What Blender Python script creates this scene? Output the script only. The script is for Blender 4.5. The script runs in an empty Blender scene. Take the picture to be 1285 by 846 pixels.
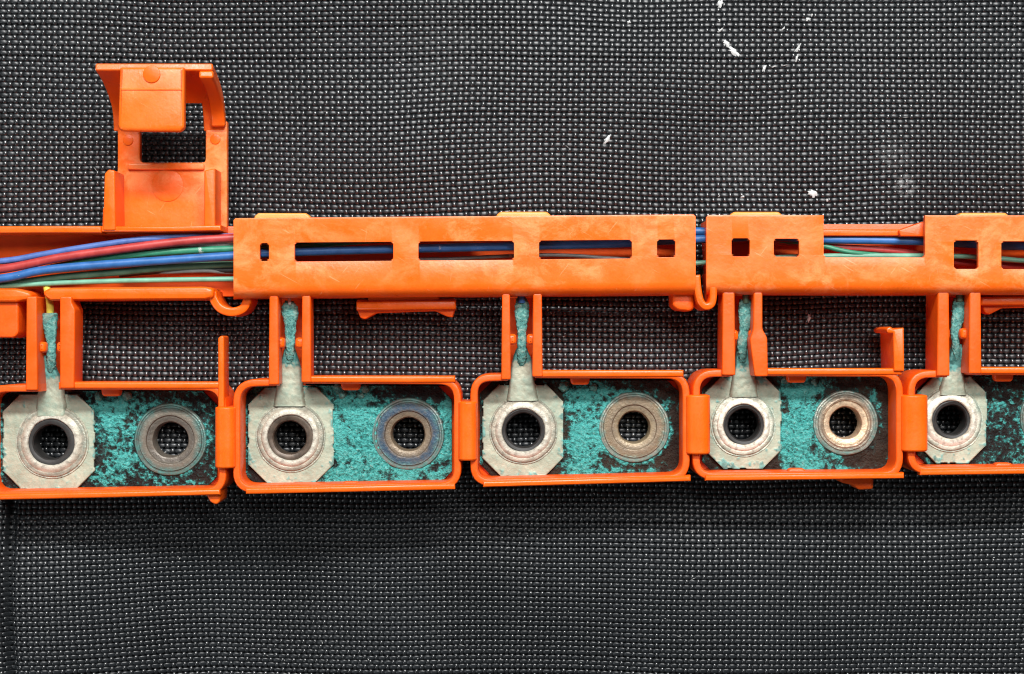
import bpy, bmesh, math, random
import numpy as np
from mathutils import Vector, Matrix, noise as mnoise

random.seed(7)
rng = np.random.default_rng(7)

# ------------------------------------------------------------------ units
# One drawing unit (du) is 0.135 mm.  The camera looks straight down from 2000 du (27 cm).
U = 0.000135
D = 2000.0
CX, CY = 642.5, 423.0

def wxy(px, py, z):
    """photo position of a point that stands z du above the cloth -> true x, y in du"""
    f = (D - z) / D
    return ((px - CX) * f, (CY - py) * f)

sc = bpy.context.scene
col = sc.collection

# ------------------------------------------------------------------ camera
cam_d = bpy.data.cameras.new('camera')
cam = bpy.data.objects.new('camera', cam_d)
col.objects.link(cam)
cam.location = (0, 0, D * U)
cam_d.sensor_width = 36.0
cam_d.lens = 36.0 * D / 1285.0
cam_d.clip_start = 0.01
cam_d.clip_end = 20.0
sc.camera = cam

# ------------------------------------------------------------------ world and lamps
world = bpy.data.worlds.new('World')
sc.world = world
world.use_nodes = True
bg = world.node_tree.nodes['Background']
bg.inputs[0].default_value = (0.93, 0.97, 1.0, 1)
bg.inputs[1].default_value = 0.07

def lamp(name, ang_y, ang_x, dist, size, power, colour=(1, 0.97, 0.92), size_y=None):
    d = bpy.data.lights.new(name, 'AREA')
    d.shape = 'RECTANGLE'
    d.size = size
    d.size_y = size_y or size
    d.energy = power
    d.color = colour
    o = bpy.data.objects.new(name, d)
    col.objects.link(o)
    v = Vector((math.tan(math.radians(ang_x)), math.tan(math.radians(ang_y)), 1)).normalized()
    o.location = v * dist
    o.rotation_euler = v.to_track_quat('Z', 'Y').to_euler()
    return o

lamp('ceiling_tube_lamp', 22, 9, 0.65, 0.40, 2.6, (1, 0.985, 0.955), 0.05)
lamp('work_tube_lamp', 38, 3, 0.70, 0.46, 8.6, (1, 0.995, 0.98), 0.06)
lamp('side_glint_light', -30, -46, 0.9, 0.16, 1.3, (0.95, 0.98, 1.0), 0.4)  # dim unseen area source, added for side glints on the yarn

sc.view_settings.view_transform = 'Standard'
sc.view_settings.look = 'None'
sc.view_settings.gamma = 1.0
sc.view_settings.use_curve_mapping = False
sc.view_settings.exposure = 0.0
sc.render.engine = 'CYCLES'
sc.cycles.use_denoising = True
sc.cycles.max_bounces = 8
sc.cycles.filter_width = 1.1

# ------------------------------------------------------------------ noise (numpy)
_tab = rng.random((256, 256))
def vnoise(x, y):
    x = np.asarray(x, float); y = np.asarray(y, float)
    xi = np.floor(x).astype(int); yi = np.floor(y).astype(int)
    fx = x - xi; fy = y - yi
    fx = fx * fx * (3 - 2 * fx); fy = fy * fy * (3 - 2 * fy)
    g = lambda a, b: _tab[a % 256, b % 256]
    return (g(xi, yi) * (1 - fx) * (1 - fy) + g(xi + 1, yi) * fx * (1 - fy)
            + g(xi, yi + 1) * (1 - fx) * fy + g(xi + 1, yi + 1) * fx * fy)
def fbm(x, y, o=4):
    s = 0; a = 0.5; t = 0
    for k in range(o):
        s = s + a * vnoise(x * 2 ** k + 17 * k, y * 2 ** k + 31 * k); t += a; a *= 0.55
    return s / t
def sstep(a, b, x):
    t = np.clip((x - a) / (b - a), 0, 1)
    return t * t * (3 - 2 * t)

# ------------------------------------------------------------------ materials
def new_mat(name):
    m = bpy.data.materials.new(name)
    m.use_nodes = True
    nt = m.node_tree
    return m, nt, nt.nodes['Principled BSDF']

def N(nt, t, **kw):
    n = nt.nodes.new(t)
    for k, v in kw.items():
        setattr(n, k, v)
    return n

def noise_node(nt, scale, detail=4, rough=0.55, vec=None, coord='Object'):
    n = N(nt, 'ShaderNodeTexNoise')
    n.inputs['Scale'].default_value = scale
    n.inputs['Detail'].default_value = detail
    n.inputs['Roughness'].default_value = rough
    if vec is None:
        tc = N(nt, 'ShaderNodeTexCoord')
        vec = tc.outputs[coord]
    nt.links.new(vec, n.inputs['Vector'])
    return n

def ramp(nt, fac, stops):
    r = N(nt, 'ShaderNodeValToRGB')
    e = r.color_ramp.elements
    while len(e) < len(stops):
        e.new(0.5)
    for i, (p, c) in enumerate(stops):
        e[i].position = p
        e[i].color = (c[0], c[1], c[2], 1) if not isinstance(c, (int, float)) else (c, c, c, 1)
    nt.links.new(fac, r.inputs['Fac'])
    return r

def mixc(nt, fac, a, b, mode='MIX'):
    m = N(nt, 'ShaderNodeMix', data_type='RGBA', blend_type=mode)
    for sock, v in ((m.inputs['Factor'], fac), (m.inputs['A'], a), (m.inputs['B'], b)):
        if hasattr(v, 'is_output'):
            nt.links.new(v, sock)
        elif isinstance(v, (int, float)):
            sock.default_value = v
        else:
            sock.default_value = (v[0], v[1], v[2], 1)
    return m.outputs['Result']

def bump(nt, bsdf, h, strength, dist):
    b = N(nt, 'ShaderNodeBump')
    b.inputs['Strength'].default_value = strength
    b.inputs['Distance'].default_value = dist
    nt.links.new(h, b.inputs['Height'])
    nt.links.new(b.outputs['Normal'], bsdf.inputs['Normal'])

def orange(name, base, scuff=0.0, rough=0.42):
    m, nt, b = new_mat(name)
    n1 = noise_node(nt, 260, 5, 0.6)
    n2 = noise_node(nt, 1700, 3, 0.6)
    c = mixc(nt, ramp(nt, n1.outputs[0], [(0.35, 0.0), (0.7, 1.0)]).outputs[0],
             [v * 0.86 for v in base], base)
    # small dark dirt specks and pale dust
    n3 = noise_node(nt, 620, 2, 0.5)
    c = mixc(nt, ramp(nt, n3.outputs[0], [(0.0, 0.55), (0.24, 0.0)]).outputs[0], c, (0.25, 0.05, 0.01))
    if scuff > 0:
        tc = N(nt, 'ShaderNodeTexCoord')
        mp = N(nt, 'ShaderNodeMapping')
        mp.inputs['Scale'].default_value = (1, 1.3, 1)
        nt.links.new(tc.outputs['Object'], mp.inputs['Vector'])
        s1 = noise_node(nt, 170, 8, 0.72, mp.outputs[0])
        s1.inputs['Distortion'].default_value = 0.35
        s2 = noise_node(nt, 42, 3, 0.5, mp.outputs[0])
        r1 = ramp(nt, s1.outputs[0], [(0.46, 0.0), (0.62, 1.0)])
        r2 = ramp(nt, s2.outputs[0], [(0.42, 0.0), (0.58, 1.0)])
        mm = N(nt, 'ShaderNodeMath', operation='MULTIPLY')
        nt.links.new(r1.outputs[0], mm.inputs[0]); nt.links.new(r2.outputs[0], mm.inputs[1])
        m2 = N(nt, 'ShaderNodeMath', operation='MULTIPLY')
        nt.links.new(mm.outputs[0], m2.inputs[0]); m2.inputs[1].default_value = scuff
        c = mixc(nt, m2.outputs[0], c, (0.92, 0.36, 0.14))
        for (rot, thr) in ((0.5, 0.70), (-0.9, 0.715), (1.7, 0.725)):      # fine scratches
            vr = N(nt, 'ShaderNodeVectorRotate', rotation_type='Z_AXIS')
            vr.inputs['Angle'].default_value = rot
            nt.links.new(tc.outputs['Object'], vr.inputs['Vector'])
            m3 = N(nt, 'ShaderNodeMapping')
            m3.inputs['Scale'].default_value = (0.07, 1.0, 0.3)
            nt.links.new(vr.outputs[0], m3.inputs['Vector'])
            sn = noise_node(nt, 2600, 2, 0.5, m3.outputs[0])
            c = mixc(nt, ramp(nt, sn.outputs[0], [(thr, 0.0), (thr + 0.06, 0.22)]).outputs[0], c, (0.95, 0.50, 0.28))
    nt.links.new(c, b.inputs['Base Color'])
    rr = ramp(nt, n1.outputs[0], [(0.3, rough - 0.08), (0.75, rough + 0.14)])
    nt.links.new(rr.outputs[0], b.inputs['Roughness'])
    b.inputs['Specular IOR Level'].default_value = 0.42
    b.inputs['Subsurface Weight'].default_value = 0.12
    b.inputs['Subsurface Radius'].default_value = (1.0, 0.35, 0.06)
    b.inputs['Subsurface Scale'].default_value = 0.0012
    bump(nt, b, n2.outputs[0], 0.25, 0.00012)
    return m

M = {}
M['orange'] = orange('orange_plastic', (0.82, 0.095, 0.003), 0.0, 0.36)
M['orange_cover'] = orange('orange_plastic_scuffed', (0.86, 0.128, 0.006), 0.45, 0.34)
M['orange_clean'] = orange('orange_plastic_clean', (0.86, 0.115, 0.003), 0.0, 0.33)
M['orange_pale'] = orange('orange_plastic_backlit_tint', (0.95, 0.27, 0.04), 0.3)  # paler base paints in light shining through the thin tabs from behind

def insulation(name, base):
    m, nt, b = new_mat(name)
    n = noise_node(nt, 420, 4, 0.65)
    c = mixc(nt, ramp(nt, n.outputs[0], [(0.3, 0.0), (0.75, 1.0)]).outputs[0],
             [v * 0.72 for v in base], [min(1, v * 1.12 + 0.02) for v in base])
    n2 = noise_node(nt, 240, 5, 0.75)
    c = mixc(nt, ramp(nt, n2.outputs[0], [(0.66, 0.0), (0.73, 0.85)]).outputs[0], c, (0.62, 0.6, 0.56))
    nt.links.new(c, b.inputs['Base Color'])
    b.inputs['Roughness'].default_value = 0.45
    bump(nt, b, n.outputs[0], 0.15, 0.0002)
    return m

M['ins_blue'] = insulation('blue_insulation', (0.015, 0.115, 0.35))
M['ins_sky'] = insulation('violet_blue_insulation', (0.06, 0.13, 0.38))
M['ins_red'] = insulation('red_insulation', (0.40, 0.030, 0.026))
M['ins_green'] = insulation('green_insulation', (0.02, 0.20, 0.11))
M['ins_mint'] = insulation('mint_insulation', (0.14, 0.36, 0.25))
M['ins_olive'] = insulation('grey_green_insulation', (0.07, 0.16, 0.10))
M['ins_black'] = insulation('black_insulation', (0.02, 0.015, 0.015))
M['ins_white'] = insulation('white_insulation', (0.62, 0.62, 0.58))
M['ins_grey'] = insulation('grey_insulation', (0.26, 0.26, 0.25))
M['ins_yellow'] = insulation('yellow_insulation', (0.62, 0.50, 0.06))

def attr(nt, name):
    a = N(nt, 'ShaderNodeAttribute', attribute_name=name)
    return a.outputs['Fac']

def busbar_mat(name, dark, teal, teal2):
    """dark tarnished copper; verdigris film and crust follow the stored cover, broken up by fine grain"""
    m, nt, b = new_mat(name)
    fine = noise_node(nt, 1900, 6, 0.72)
    mid = noise_node(nt, 520, 4, 0.6)
    big = noise_node(nt, 150, 3, 0.6)
    d = mixc(nt, ramp(nt, mid.outputs[0], [(0.35, 0), (0.7, 1)]).outputs[0], [v * 0.6 for v in dark], [v * 2.0 for v in dark])
    d = mixc(nt, ramp(nt, big.outputs[0], [(0.5, 0), (0.7, 0.6)]).outputs[0], d, (0.05, 0.035, 0.022))
    def lin(src, k, off):
        q = N(nt, 'ShaderNodeMath', operation='MULTIPLY_ADD')
        nt.links.new(src, q.inputs[0]); q.inputs[1].default_value = k
        if hasattr(off, 'is_output'): nt.links.new(off, q.inputs[2])
        else: q.inputs[2].default_value = off
        return q.outputs[0]
    v = lin(mid.outputs[0], 0.55, lin(fine.outputs[0], 1.15, lin(attr(nt, 'cover'), 1.0, -0.85)))
    film = mixc(nt, ramp(nt, big.outputs[0], [(0.35, 0), (0.65, 1)]).outputs[0], (0.018, 0.055, 0.055), (0.035, 0.11, 0.10))
    c = mixc(nt, ramp(nt, v, [(0.30, 0.0), (0.46, 0.85)]).outputs[0], d, film)
    g2 = noise_node(nt, 2300, 3, 0.6)
    t = ramp(nt, g2.outputs[0], [(0.30, [q * 0.45 for q in teal]), (0.44, teal), (0.56, teal2), (0.66, (0.16, 0.52, 0.48)), (0.76, (0.42, 0.66, 0.61))]).outputs[0]
    t = mixc(nt, ramp(nt, big.outputs[0], [(0.36, 0), (0.64, 0.6)]).outputs[0], t, teal2)
    c = mixc(nt, ramp(nt, v, [(0.44, 0.0), (0.60, 1.0)]).outputs[0], c, t)
    c = mixc(nt, ramp(nt, v, [(0.68, 0.0), (1.0, 0.75)]).outputs[0], c, (0.09, 0.40, 0.37))
    c = mixc(nt, ramp(nt, v, [(0.96, 0.0), (1.0, 0.3)]).outputs[0], c, (0.30, 0.56, 0.51))
    nt.links.new(c, b.inputs['Base Color'])
    r = ramp(nt, v, [(0.35, 0.5), (0.55, 0.92)])
    nt.links.new(r.outputs[0], b.inputs['Roughness'])
    b.inputs['Specular IOR Level'].default_value = 0.25
    hs = N(nt, 'ShaderNodeMath', operation='ADD')
    nt.links.new(v, hs.inputs[0]); nt.links.new(g2.outputs[0], hs.inputs[1])
    bump(nt, b, hs.outputs[0], 1.0, 0.0006)
    return m
TEAL, TEAL2 = (0.034, 0.28, 0.26), (0.085, 0.45, 0.415)
M['busbar'] = busbar_mat('corroded_copper_plate', (0.015, 0.014, 0.0135), TEAL, TEAL2)
M['busbar_brown'] = busbar_mat('brown_corroded_copper_plate', (0.024, 0.019, 0.015), TEAL, TEAL2)

def lug_mat():
    m, nt, b = new_mat('oxidised_tin_plate')
    n = noise_node(nt, 230, 5, 0.65)
    n2 = noise_node(nt, 900, 4, 0.6)
    c = mixc(nt, ramp(nt, n.outputs[0], [(0.35, 0), (0.68, 1)]).outputs[0], (0.25, 0.28, 0.21), (0.43, 0.44, 0.335))
    c = mixc(nt, ramp(nt, n2.outputs[0], [(0.46, 0), (0.7, 0.7)]).outputs[0], c, (0.24, 0.34, 0.27))
    c = mixc(nt, ramp(nt, n2.outputs[0], [(0.2, 0.7), (0.4, 0)]).outputs[0], c, (0.24, 0.20, 0.13))
    t = mixc(nt, ramp(nt, n2.outputs[0], [(0.38, 0), (0.62, 1)]).outputs[0], (0.03, 0.13, 0.12), (0.12, 0.36, 0.33))
    c = mixc(nt, attr(nt, 'crust'), c, t)
    nt.links.new(c, b.inputs['Base Color'])
    b.inputs['Roughness'].default_value = 0.6
    b.inputs['Metallic'].default_value = 0.15
    bump(nt, b, n2.outputs[0], 0.5, 0.0003)
    return m
M['lug'] = lug_mat()
def crimp_mat():
    m, nt, b = new_mat('verdigris_crimp')
    f = noise_node(nt, 1500, 6, 0.75); g = noise_node(nt, 380, 4, 0.6)
    c = ramp(nt, f.outputs[0], [(0.30, (0.012, 0.05, 0.05)), (0.42, (0.05, 0.21, 0.195)), (0.54, (0.12, 0.37, 0.33)), (0.68, (0.34, 0.52, 0.45))]).outputs[0]
    c = mixc(nt, ramp(nt, g.outputs[0], [(0.54, 0), (0.70, 0.75)]).outputs[0], c, (0.30, 0.31, 0.24))
    nt.links.new(c, b.inputs['Base Color'])
    b.inputs['Roughness'].default_value = 0.85
    bump(nt, b, f.outputs[0], 1.0, 0.0006)
    return m
M['crimp'] = crimp_mat()

def ring_mat(name, stops, rmax, metallic=0.45, rough=0.5, dim=0.62, stain=0.8):
    """concentric tarnish rings about the object's own axis"""
    m, nt, b = new_mat(name)
    tc = N(nt, 'ShaderNodeTexCoord')
    mp = N(nt, 'ShaderNodeVectorMath', operation='MULTIPLY')
    mp.inputs[1].default_value = (1, 1, 0)
    nt.links.new(tc.outputs['Object'], mp.inputs[0])
    ln = N(nt, 'ShaderNodeVectorMath', operation='LENGTH')
    nt.links.new(mp.outputs[0], ln.inputs[0])
    n = noise_node(nt, 420, 5, 0.65)
    n2 = noise_node(nt, 1300, 4, 0.65)
    sub = N(nt, 'ShaderNodeMath', operation='MULTIPLY_ADD')
    nt.links.new(n.outputs[0], sub.inputs[0]); sub.inputs[1].default_value = 0.26; sub.inputs[2].default_value = -0.13
    dv = N(nt, 'ShaderNodeMath', operation='MULTIPLY_ADD')
    nt.links.new(ln.outputs['Value'], dv.inputs[0]); dv.inputs[1].default_value = 1 / (rmax * U)
    nt.links.new(sub.outputs[0], dv.inputs[2])
    c = ramp(nt, dv.outputs[0], [(p, [v * dim for v in cc]) for p, cc in stops]).outputs[0]
    c = mixc(nt, ramp(nt, n2.outputs[0], [(0.34, 0.45), (0.5, 0)]).outputs[0], c, (0.10, 0.085, 0.065))
    c = mixc(nt, ramp(nt, n2.outputs[0], [(0.6, 0), (0.8, 0.22)]).outputs[0], c, (0.50, 0.49, 0.42))
    st = N(nt, 'ShaderNodeMath', operation='MULTIPLY')
    nt.links.new(ramp(nt, dv.outputs[0], [(0.74, 0.0), (0.98, 1.0)]).outputs[0], st.inputs[0])
    n4 = noise_node(nt, 800, 5, 0.7)
    nt.links.new(ramp(nt, n4.outputs[0], [(0.44, 0.0), (0.58, stain)]).outputs[0], st.inputs[1])
    c = mixc(nt, st.outputs[0], c, (0.05, 0.21, 0.19))
    n5 = noise_node(nt, 260, 4, 0.65)
    c = mixc(nt, ramp(nt, n5.outputs[0], [(0.52, 0.0), (0.66, 0.5)]).outputs[0], c, (0.10, 0.075, 0.05))
    nt.links.new(c, b.inputs['Base Color'])
    b.inputs['Metallic'].default_value = metallic
    rr = ramp(nt, n5.outputs[0], [(0.35, rough - 0.08), (0.65, rough + 0.25)])
    nt.links.new(rr.outputs[0], b.inputs['Roughness'])
    bump(nt, b, n4.outputs[0], 0.5, 0.0004)
    return m
cream = (0.52, 0.48, 0.38)
M['ring_tin'] = ring_mat('dull_tin_ring', [(0.55, (0.37, 0.365, 0.30)), (0.66, (0.58, 0.56, 0.47)), (0.80, (0.46, 0.42, 0.33)), (0.90, (0.30, 0.28, 0.22)), (0.97, (0.50, 0.48, 0.38))], 45, 0.25, 0.42, 0.9, 0.3)
M['ring_bright'] = ring_mat('bright_tin_ring', [(0.55, (0.42, 0.37, 0.28)), (0.66, (0.75, 0.71, 0.60)), (0.82, (0.55, 0.54, 0.44)), (0.90, (0.34, 0.36, 0.28)), (0.97, (0.55, 0.56, 0.46))], 42, 0.25, 0.40, 0.95, 0.4)
M['ring_grey'] = ring_mat('grey_brown_ring', [(0.45, (0.22, 0.19, 0.15)), (0.60, (0.14, 0.12, 0.10)), (0.72, (0.26, 0.23, 0.18)), (0.88, (0.13, 0.18, 0.16)), (0.97, (0.20, 0.27, 0.24))], 45, 0.3, 0.42)
M['ring_blue'] = ring_mat('blue_tarnished_ring', [(0.48, (0.30, 0.23, 0.15)), (0.62, (0.22, 0.17, 0.12)), (0.70, (0.04, 0.085, 0.14)), (0.82, (0.055, 0.11, 0.17)), (0.90, (0.22, 0.24, 0.22)), (0.97, (0.28, 0.34, 0.32))], 45, 0.3, 0.42)
M['ring_tan'] = ring_mat('tan_ring', [(0.45, (0.42, 0.33, 0.20)), (0.60, (0.32, 0.25, 0.17)), (0.80, (0.30, 0.22, 0.13)), (0.88, (0.36, 0.36, 0.30)), (0.97, (0.36, 0.44, 0.38))], 45, 0.3, 0.42)
M['ring_copper'] = ring_mat('copper_bright_ring', [(0.48, (0.66, 0.47, 0.30)), (0.62, (0.72, 0.56, 0.38)), (0.70, (0.30, 0.22, 0.15)), (0.85, (0.30, 0.30, 0.25)), (0.97, (0.30, 0.36, 0.32))], 42, 0.45, 0.38, 0.85)

def plain(name, base, rough, metallic=0.0, sc_=700, amp=0.5, bmp=0.2):
    m, nt, b = new_mat(name)
    n = noise_node(nt, sc_, 4, 0.6)
    c = mixc(nt, ramp(nt, n.outputs[0], [(0.3, 0), (0.7, 1)]).outputs[0], [v * (1 - amp) for v in base], [v * (1 + amp) for v in base])
    nt.links.new(c, b.inputs['Base Color'])
    b.inputs['Roughness'].default_value = rough
    b.inputs['Metallic'].default_value = metallic
    bump(nt, b, n.outputs[0], bmp, 0.0002)
    return m
M['bush_black'] = plain('blackened_bushing', (0.018, 0.017, 0.016), 0.6, 0.0)
M['bush_brown'] = plain('brown_bushing', (0.085, 0.062, 0.045), 0.45, 0.3)
M['fleck'] = plain('white_paint_fleck', (0.46, 0.47, 0.465), 0.6, 0, 900, 0.1)
M['smudge'] = plain('pale_dust', (0.45, 0.46, 0.45), 0.9, 0, 900, 0.3)

def cloth_mat(name, base, rough, spec=0.8):
    m, nt, b = new_mat(name)
    n = noise_node(nt, 55, 3, 0.5)
    n2 = noise_node(nt, 5200, 2, 0.6)
    c = mixc(nt, ramp(nt, n.outputs[0], [(0.3, 0), (0.7, 1)]).outputs[0], [v * 0.8 for v in base], [v * 1.2 for v in base])
    tc = N(nt, 'ShaderNodeTexCoord')
    for (sx, sy, sr, amt) in ((1140, 232, 17, 0.5), (1125, 195, 30, 0.12), (930, 200, 60, 0.05), (560, 60, 90, 0.04)):
        x, y = (sx - CX) * U, (CY - sy) * U
        sb = N(nt, 'ShaderNodeVectorMath', operation='SUBTRACT'); sb.inputs[1].default_value = (x, y, -0.0015)
        nt.links.new(tc.outputs['Object'], sb.inputs[0])
        le = N(nt, 'ShaderNodeVectorMath', operation='LENGTH'); nt.links.new(sb.outputs[0], le.inputs[0])
        mr = N(nt, 'ShaderNodeMapRange'); nt.links.new(le.outputs['Value'], mr.inputs[0])
        mr.inputs[1].default_value = 0; mr.inputs[2].default_value = sr * U; mr.inputs[3].default_value = amt; mr.inputs[4].default_value = 0
        dn = noise_node(nt, 900, 3, 0.6)
        mu = N(nt, 'ShaderNodeMath', operation='MULTIPLY')
        nt.links.new(mr.outputs[0], mu.inputs[0]); nt.links.new(ramp(nt, dn.outputs[0], [(0.4, 0), (0.6, 1)]).outputs[0], mu.inputs[1])
        c = mixc(nt, mu.outputs[0], c, (0.45, 0.47, 0.47))
    nt.links.new(c, b.inputs['Base Color'])
    b.inputs['Roughness'].default_value = rough
    b.inputs['Specular IOR Level'].default_value = spec
    bump(nt, b, n2.outputs[0], 0.2, 0.00006)
    return m
M['weft'] = cloth_mat('black_weft_yarn', (0.0105, 0.0125, 0.0145), 0.37, 0.50)
M['warp'] = cloth_mat('black_warp_yarn', (0.009, 0.0105, 0.012), 0.30, 1.0)
M['under'] = cloth_mat('black_backing_cloth', (0.006, 0.006, 0.007), 0.8)

# ------------------------------------------------------------------ object helpers
LOC = {}
def register(o, parent=None):
    col.objects.link(o)
    if parent is not None:
        o.parent = parent
        o.matrix_parent_inverse = Matrix.Translation(-LOC[parent])
    LOC[o] = Vector(o.location)
    return o

def tag(o, label=None, category=None, group=None, kind=None):
    if label: o['label'] = label
    if category: o['category'] = category
    if group: o['group'] = group
    if kind: o['kind'] = kind
    return o

def empty(name, px, py):
    o = bpy.data.objects.new(name, None)
    x, y = wxy(px, py, 0)
    o.location = (x * U, y * U, 0)
    o.empty_display_size = 0.005
    return register(o)

def finish(me, smooth=35):
    bm = bmesh.new(); bm.from_mesh(me)
    bmesh.ops.remove_doubles(bm, verts=bm.verts, dist=U * 0.02)
    bmesh.ops.recalc_face_normals(bm, faces=bm.faces)
    for f in bm.faces: f.smooth = True
    lim = math.radians(smooth)
    for e in bm.edges:
        if len(e.link_faces) == 2 and e.calc_face_angle(0) > lim:
            e.smooth = False
    bm.to_mesh(me); bm.free()
    return me

def mesh_obj(name, verts, faces, mat, parent=None, origin=(0, 0, 0), smooth=35, clean=True):
    """verts in du"""
    me = bpy.data.meshes.new(name)
    ox, oy, oz = origin
    me.from_pydata([((x - ox) * U, (y - oy) * U, (z - oz) * U) for x, y, z in verts], [], faces)
    if clean: finish(me, smooth)
    me.materials.append(M[mat])
    o = bpy.data.objects.new(name, me)
    o.location = (ox * U, oy * U, oz * U)
    return register(o, parent)

def fillet(pts, r, closed=True, n=4):
    out = []
    k = len(pts)
    for i, p in enumerate(pts):
        if not closed and i in (0, k - 1):
            out.append(p); continue
        a, b = Vector(pts[i - 1]), Vector(pts[(i + 1) % k]); c = Vector(p)
        rr = r[i] if isinstance(r, (list, tuple)) else r
        if rr <= 0.01:
            out.append(tuple(c)); continue
        da, db = (a - c), (b - c)
        t = min(rr, da.length * 0.49, db.length * 0.49)
        p0, p1 = c + da.normalized() * t, c + db.normalized() * t
        for j in range(n + 1):
            s = j / n
            q = p0 * (1 - s) ** 2 + c * 2 * s * (1 - s) + p1 * s ** 2
            out.append((q.x, q.y))
    return out

def rect(x0, y0, x1, y1, r=3, sl=0.0):
    xm = (x0 + x1) / 2
    f = lambda x, y: (x, y + sl * (x - xm))
    return fillet([f(x0, y0), f(x1, y0), f(x1, y1), f(x0, y1)], r)

def circle(cx, cy, r, n=32):
    return [(cx + r * math.cos(2 * math.pi * i / n), cy + r * math.sin(2 * math.pi * i / n)) for i in range(n)]

def strip(path, w):
    """centre line -> outline of constant width (w may be a list)"""
    k = len(path); L = []; R = []
    for i in range(k):
        a = Vector(path[max(i - 1, 0)]); b = Vector(path[min(i + 1, k - 1)]); c = Vector(path[i])
        t = (b - a).normalized(); n = Vector((-t.y, t.x))
        ww = (w[i] if isinstance(w, (list, tuple)) else w) / 2
        L.append(tuple(c + n * ww)); R.append(tuple(c - n * ww))
    return L + R[::-1]

def plate(name, outlines, z0, z1, mat, parent=None, bevel=1.5, zref=None, res=2):
    """prism with rounded edges and holes; outlines are photo positions at height zref"""
    zr = z1 if zref is None else zref
    cu = bpy.data.curves.new(name, 'CURVE')
    cu.dimensions = '2D'; cu.fill_mode = 'BOTH'
    bevel = min(bevel, (z1 - z0) * 0.45)
    cu.extrude = ((z1 - z0) / 2 - bevel) * U
    cu.bevel_depth = bevel * U; cu.bevel_resolution = res; cu.offset = -bevel * U
    for ol in outlines:
        s = cu.splines.new('POLY')
        s.points.add(len(ol) - 1)
        for p, (px, py) in zip(s.points, ol):
            x, y = wxy(px, py, zr)
            p.co = (x * U, y * U, 0, 1)
        s.use_cyclic_u = True
    tmp = bpy.data.objects.new('tmp', cu)
    me = bpy.data.meshes.new_from_object(tmp)
    me.name = name
    bpy.data.objects.remove(tmp); bpy.data.curves.remove(cu)
    me.transform(Matrix.Translation((0, 0, (z0 + z1) / 2 * U)))
    me.materials.clear(); me.materials.append(M[mat])
    finish(me, 30)
    o = bpy.data.objects.new(name, me)
    return register(o, parent)

def catmull(pts, n=8):
    P = [Vector(p) for p in pts]
    P = [P[0] * 2 - P[1]] + P + [P[-1] * 2 - P[-2]]
    out = []
    for i in range(1, len(P) - 2):
        for j in range(n):
            t = j / n
            out.append(0.5 * ((2 * P[i]) + (P[i + 1] - P[i - 1]) * t + (2 * P[i - 1] - 5 * P[i] + 4 * P[i + 1] - P[i + 2]) * t * t
                              + (3 * P[i] - P[i - 1] - 3 * P[i + 1] + P[i + 2]) * t ** 3))
    out.append(P[-2])
    return out

def tube(name, pts, r, mat, parent=None, seg=12, jitter=0.0, n=8):
    """pts: (px, py, z) photo positions; r in du, number or per-point list"""
    w = [(*wxy(px, py, z), z) for px, py, z in pts]
    c = catmull(w, n)
    if isinstance(r, (list, tuple)):
        rr = catmull([(v, 0, 0) for v in r], n); rr = [v.x for v in rr]
    else:
        rr = [r] * len(c)
    V = []; F = []
    for i, p in enumerate(c):
        t = (c[min(i + 1, len(c) - 1)] - c[max(i - 1, 0)]).normalized()
        a = t.cross(Vector((0, 0, 1))).normalized(); b = a.cross(t).normalized()
        for k in range(seg):
            an = 2 * math.pi * k / seg
            q = p + (a * math.cos(an) + b * math.sin(an)) * rr[i] * (1 + random.uniform(-jitter, jitter))
            V.append(tuple(q))
    for i in range(len(c) - 1):
        for k in range(seg):
            F.append((i * seg + k, i * seg + (k + 1) % seg, (i + 1) * seg + (k + 1) % seg, (i + 1) * seg + k))
    F.append(tuple(range(seg))[::-1]); F.append(tuple((len(c) - 1) * seg + k for k in range(seg)))
    return mesh_obj(name, V, F, mat, parent, smooth=60)

def lathe(name, px, py, zc, prof, mat, parent, seg=56, wob=0.0):
    """closed profile [(r, z)] turned about a vertical axis seen at (px, py) at height zc; own origin on the axis"""
    cx, cy = wxy(px, py, zc)
    V = []; F = []; k = len(prof)
    ph = random.random() * 6
    for s in range(seg):
        a = 2 * math.pi * s / seg
        for (r, z) in prof:
            rr = r + wob * math.sin(3 * a + ph) + wob * 0.6 * math.sin(7 * a + 2 * ph) + random.uniform(-wob, wob) * 0.4
            V.append((cx + rr * math.cos(a), cy + rr * math.sin(a), z))
    for s in range(seg):
        t = (s + 1) % seg
        for j in range(k):
            F.append((s * k + j, t * k + j, t * k + (j + 1) % k, s * k + (j + 1) % k))
    return mesh_obj(name, V, F, mat, parent, origin=(cx, cy, 0), smooth=32)

def sweep_x(name, prof, x0, x1, mat, parent, sl=0.0, xm=0.0, nx=1):
    """closed profile of (py, z) photo positions, run along x from x0 to x1"""
    V = []; F = []; k = len(prof)
    for i in range(nx + 1):
        x = x0 + (x1 - x0) * i / nx
        for (py, z) in prof:
            X, Y = wxy(x, py + sl * (x - xm), z)
            V.append((X, Y, z))
    for i in range(nx):
        for j in range(k):
            F.append((i * k + j, i * k + (j + 1) % k, (i + 1) * k + (j + 1) % k, (i + 1) * k + j))
    F.append(tuple(range(k))); F.append(tuple(nx * k + j for j in range(k))[::-1])
    return mesh_obj(name, V, F, mat, parent)

def add_bevel(o, w, seg=2, ang=40):
    m = o.modifiers.new('bevel', 'BEVEL')
    m.width = w * U; m.segments = seg; m.limit_method = 'ANGLE'; m.angle_limit = math.radians(ang)
    m.harden_normals = False

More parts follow.
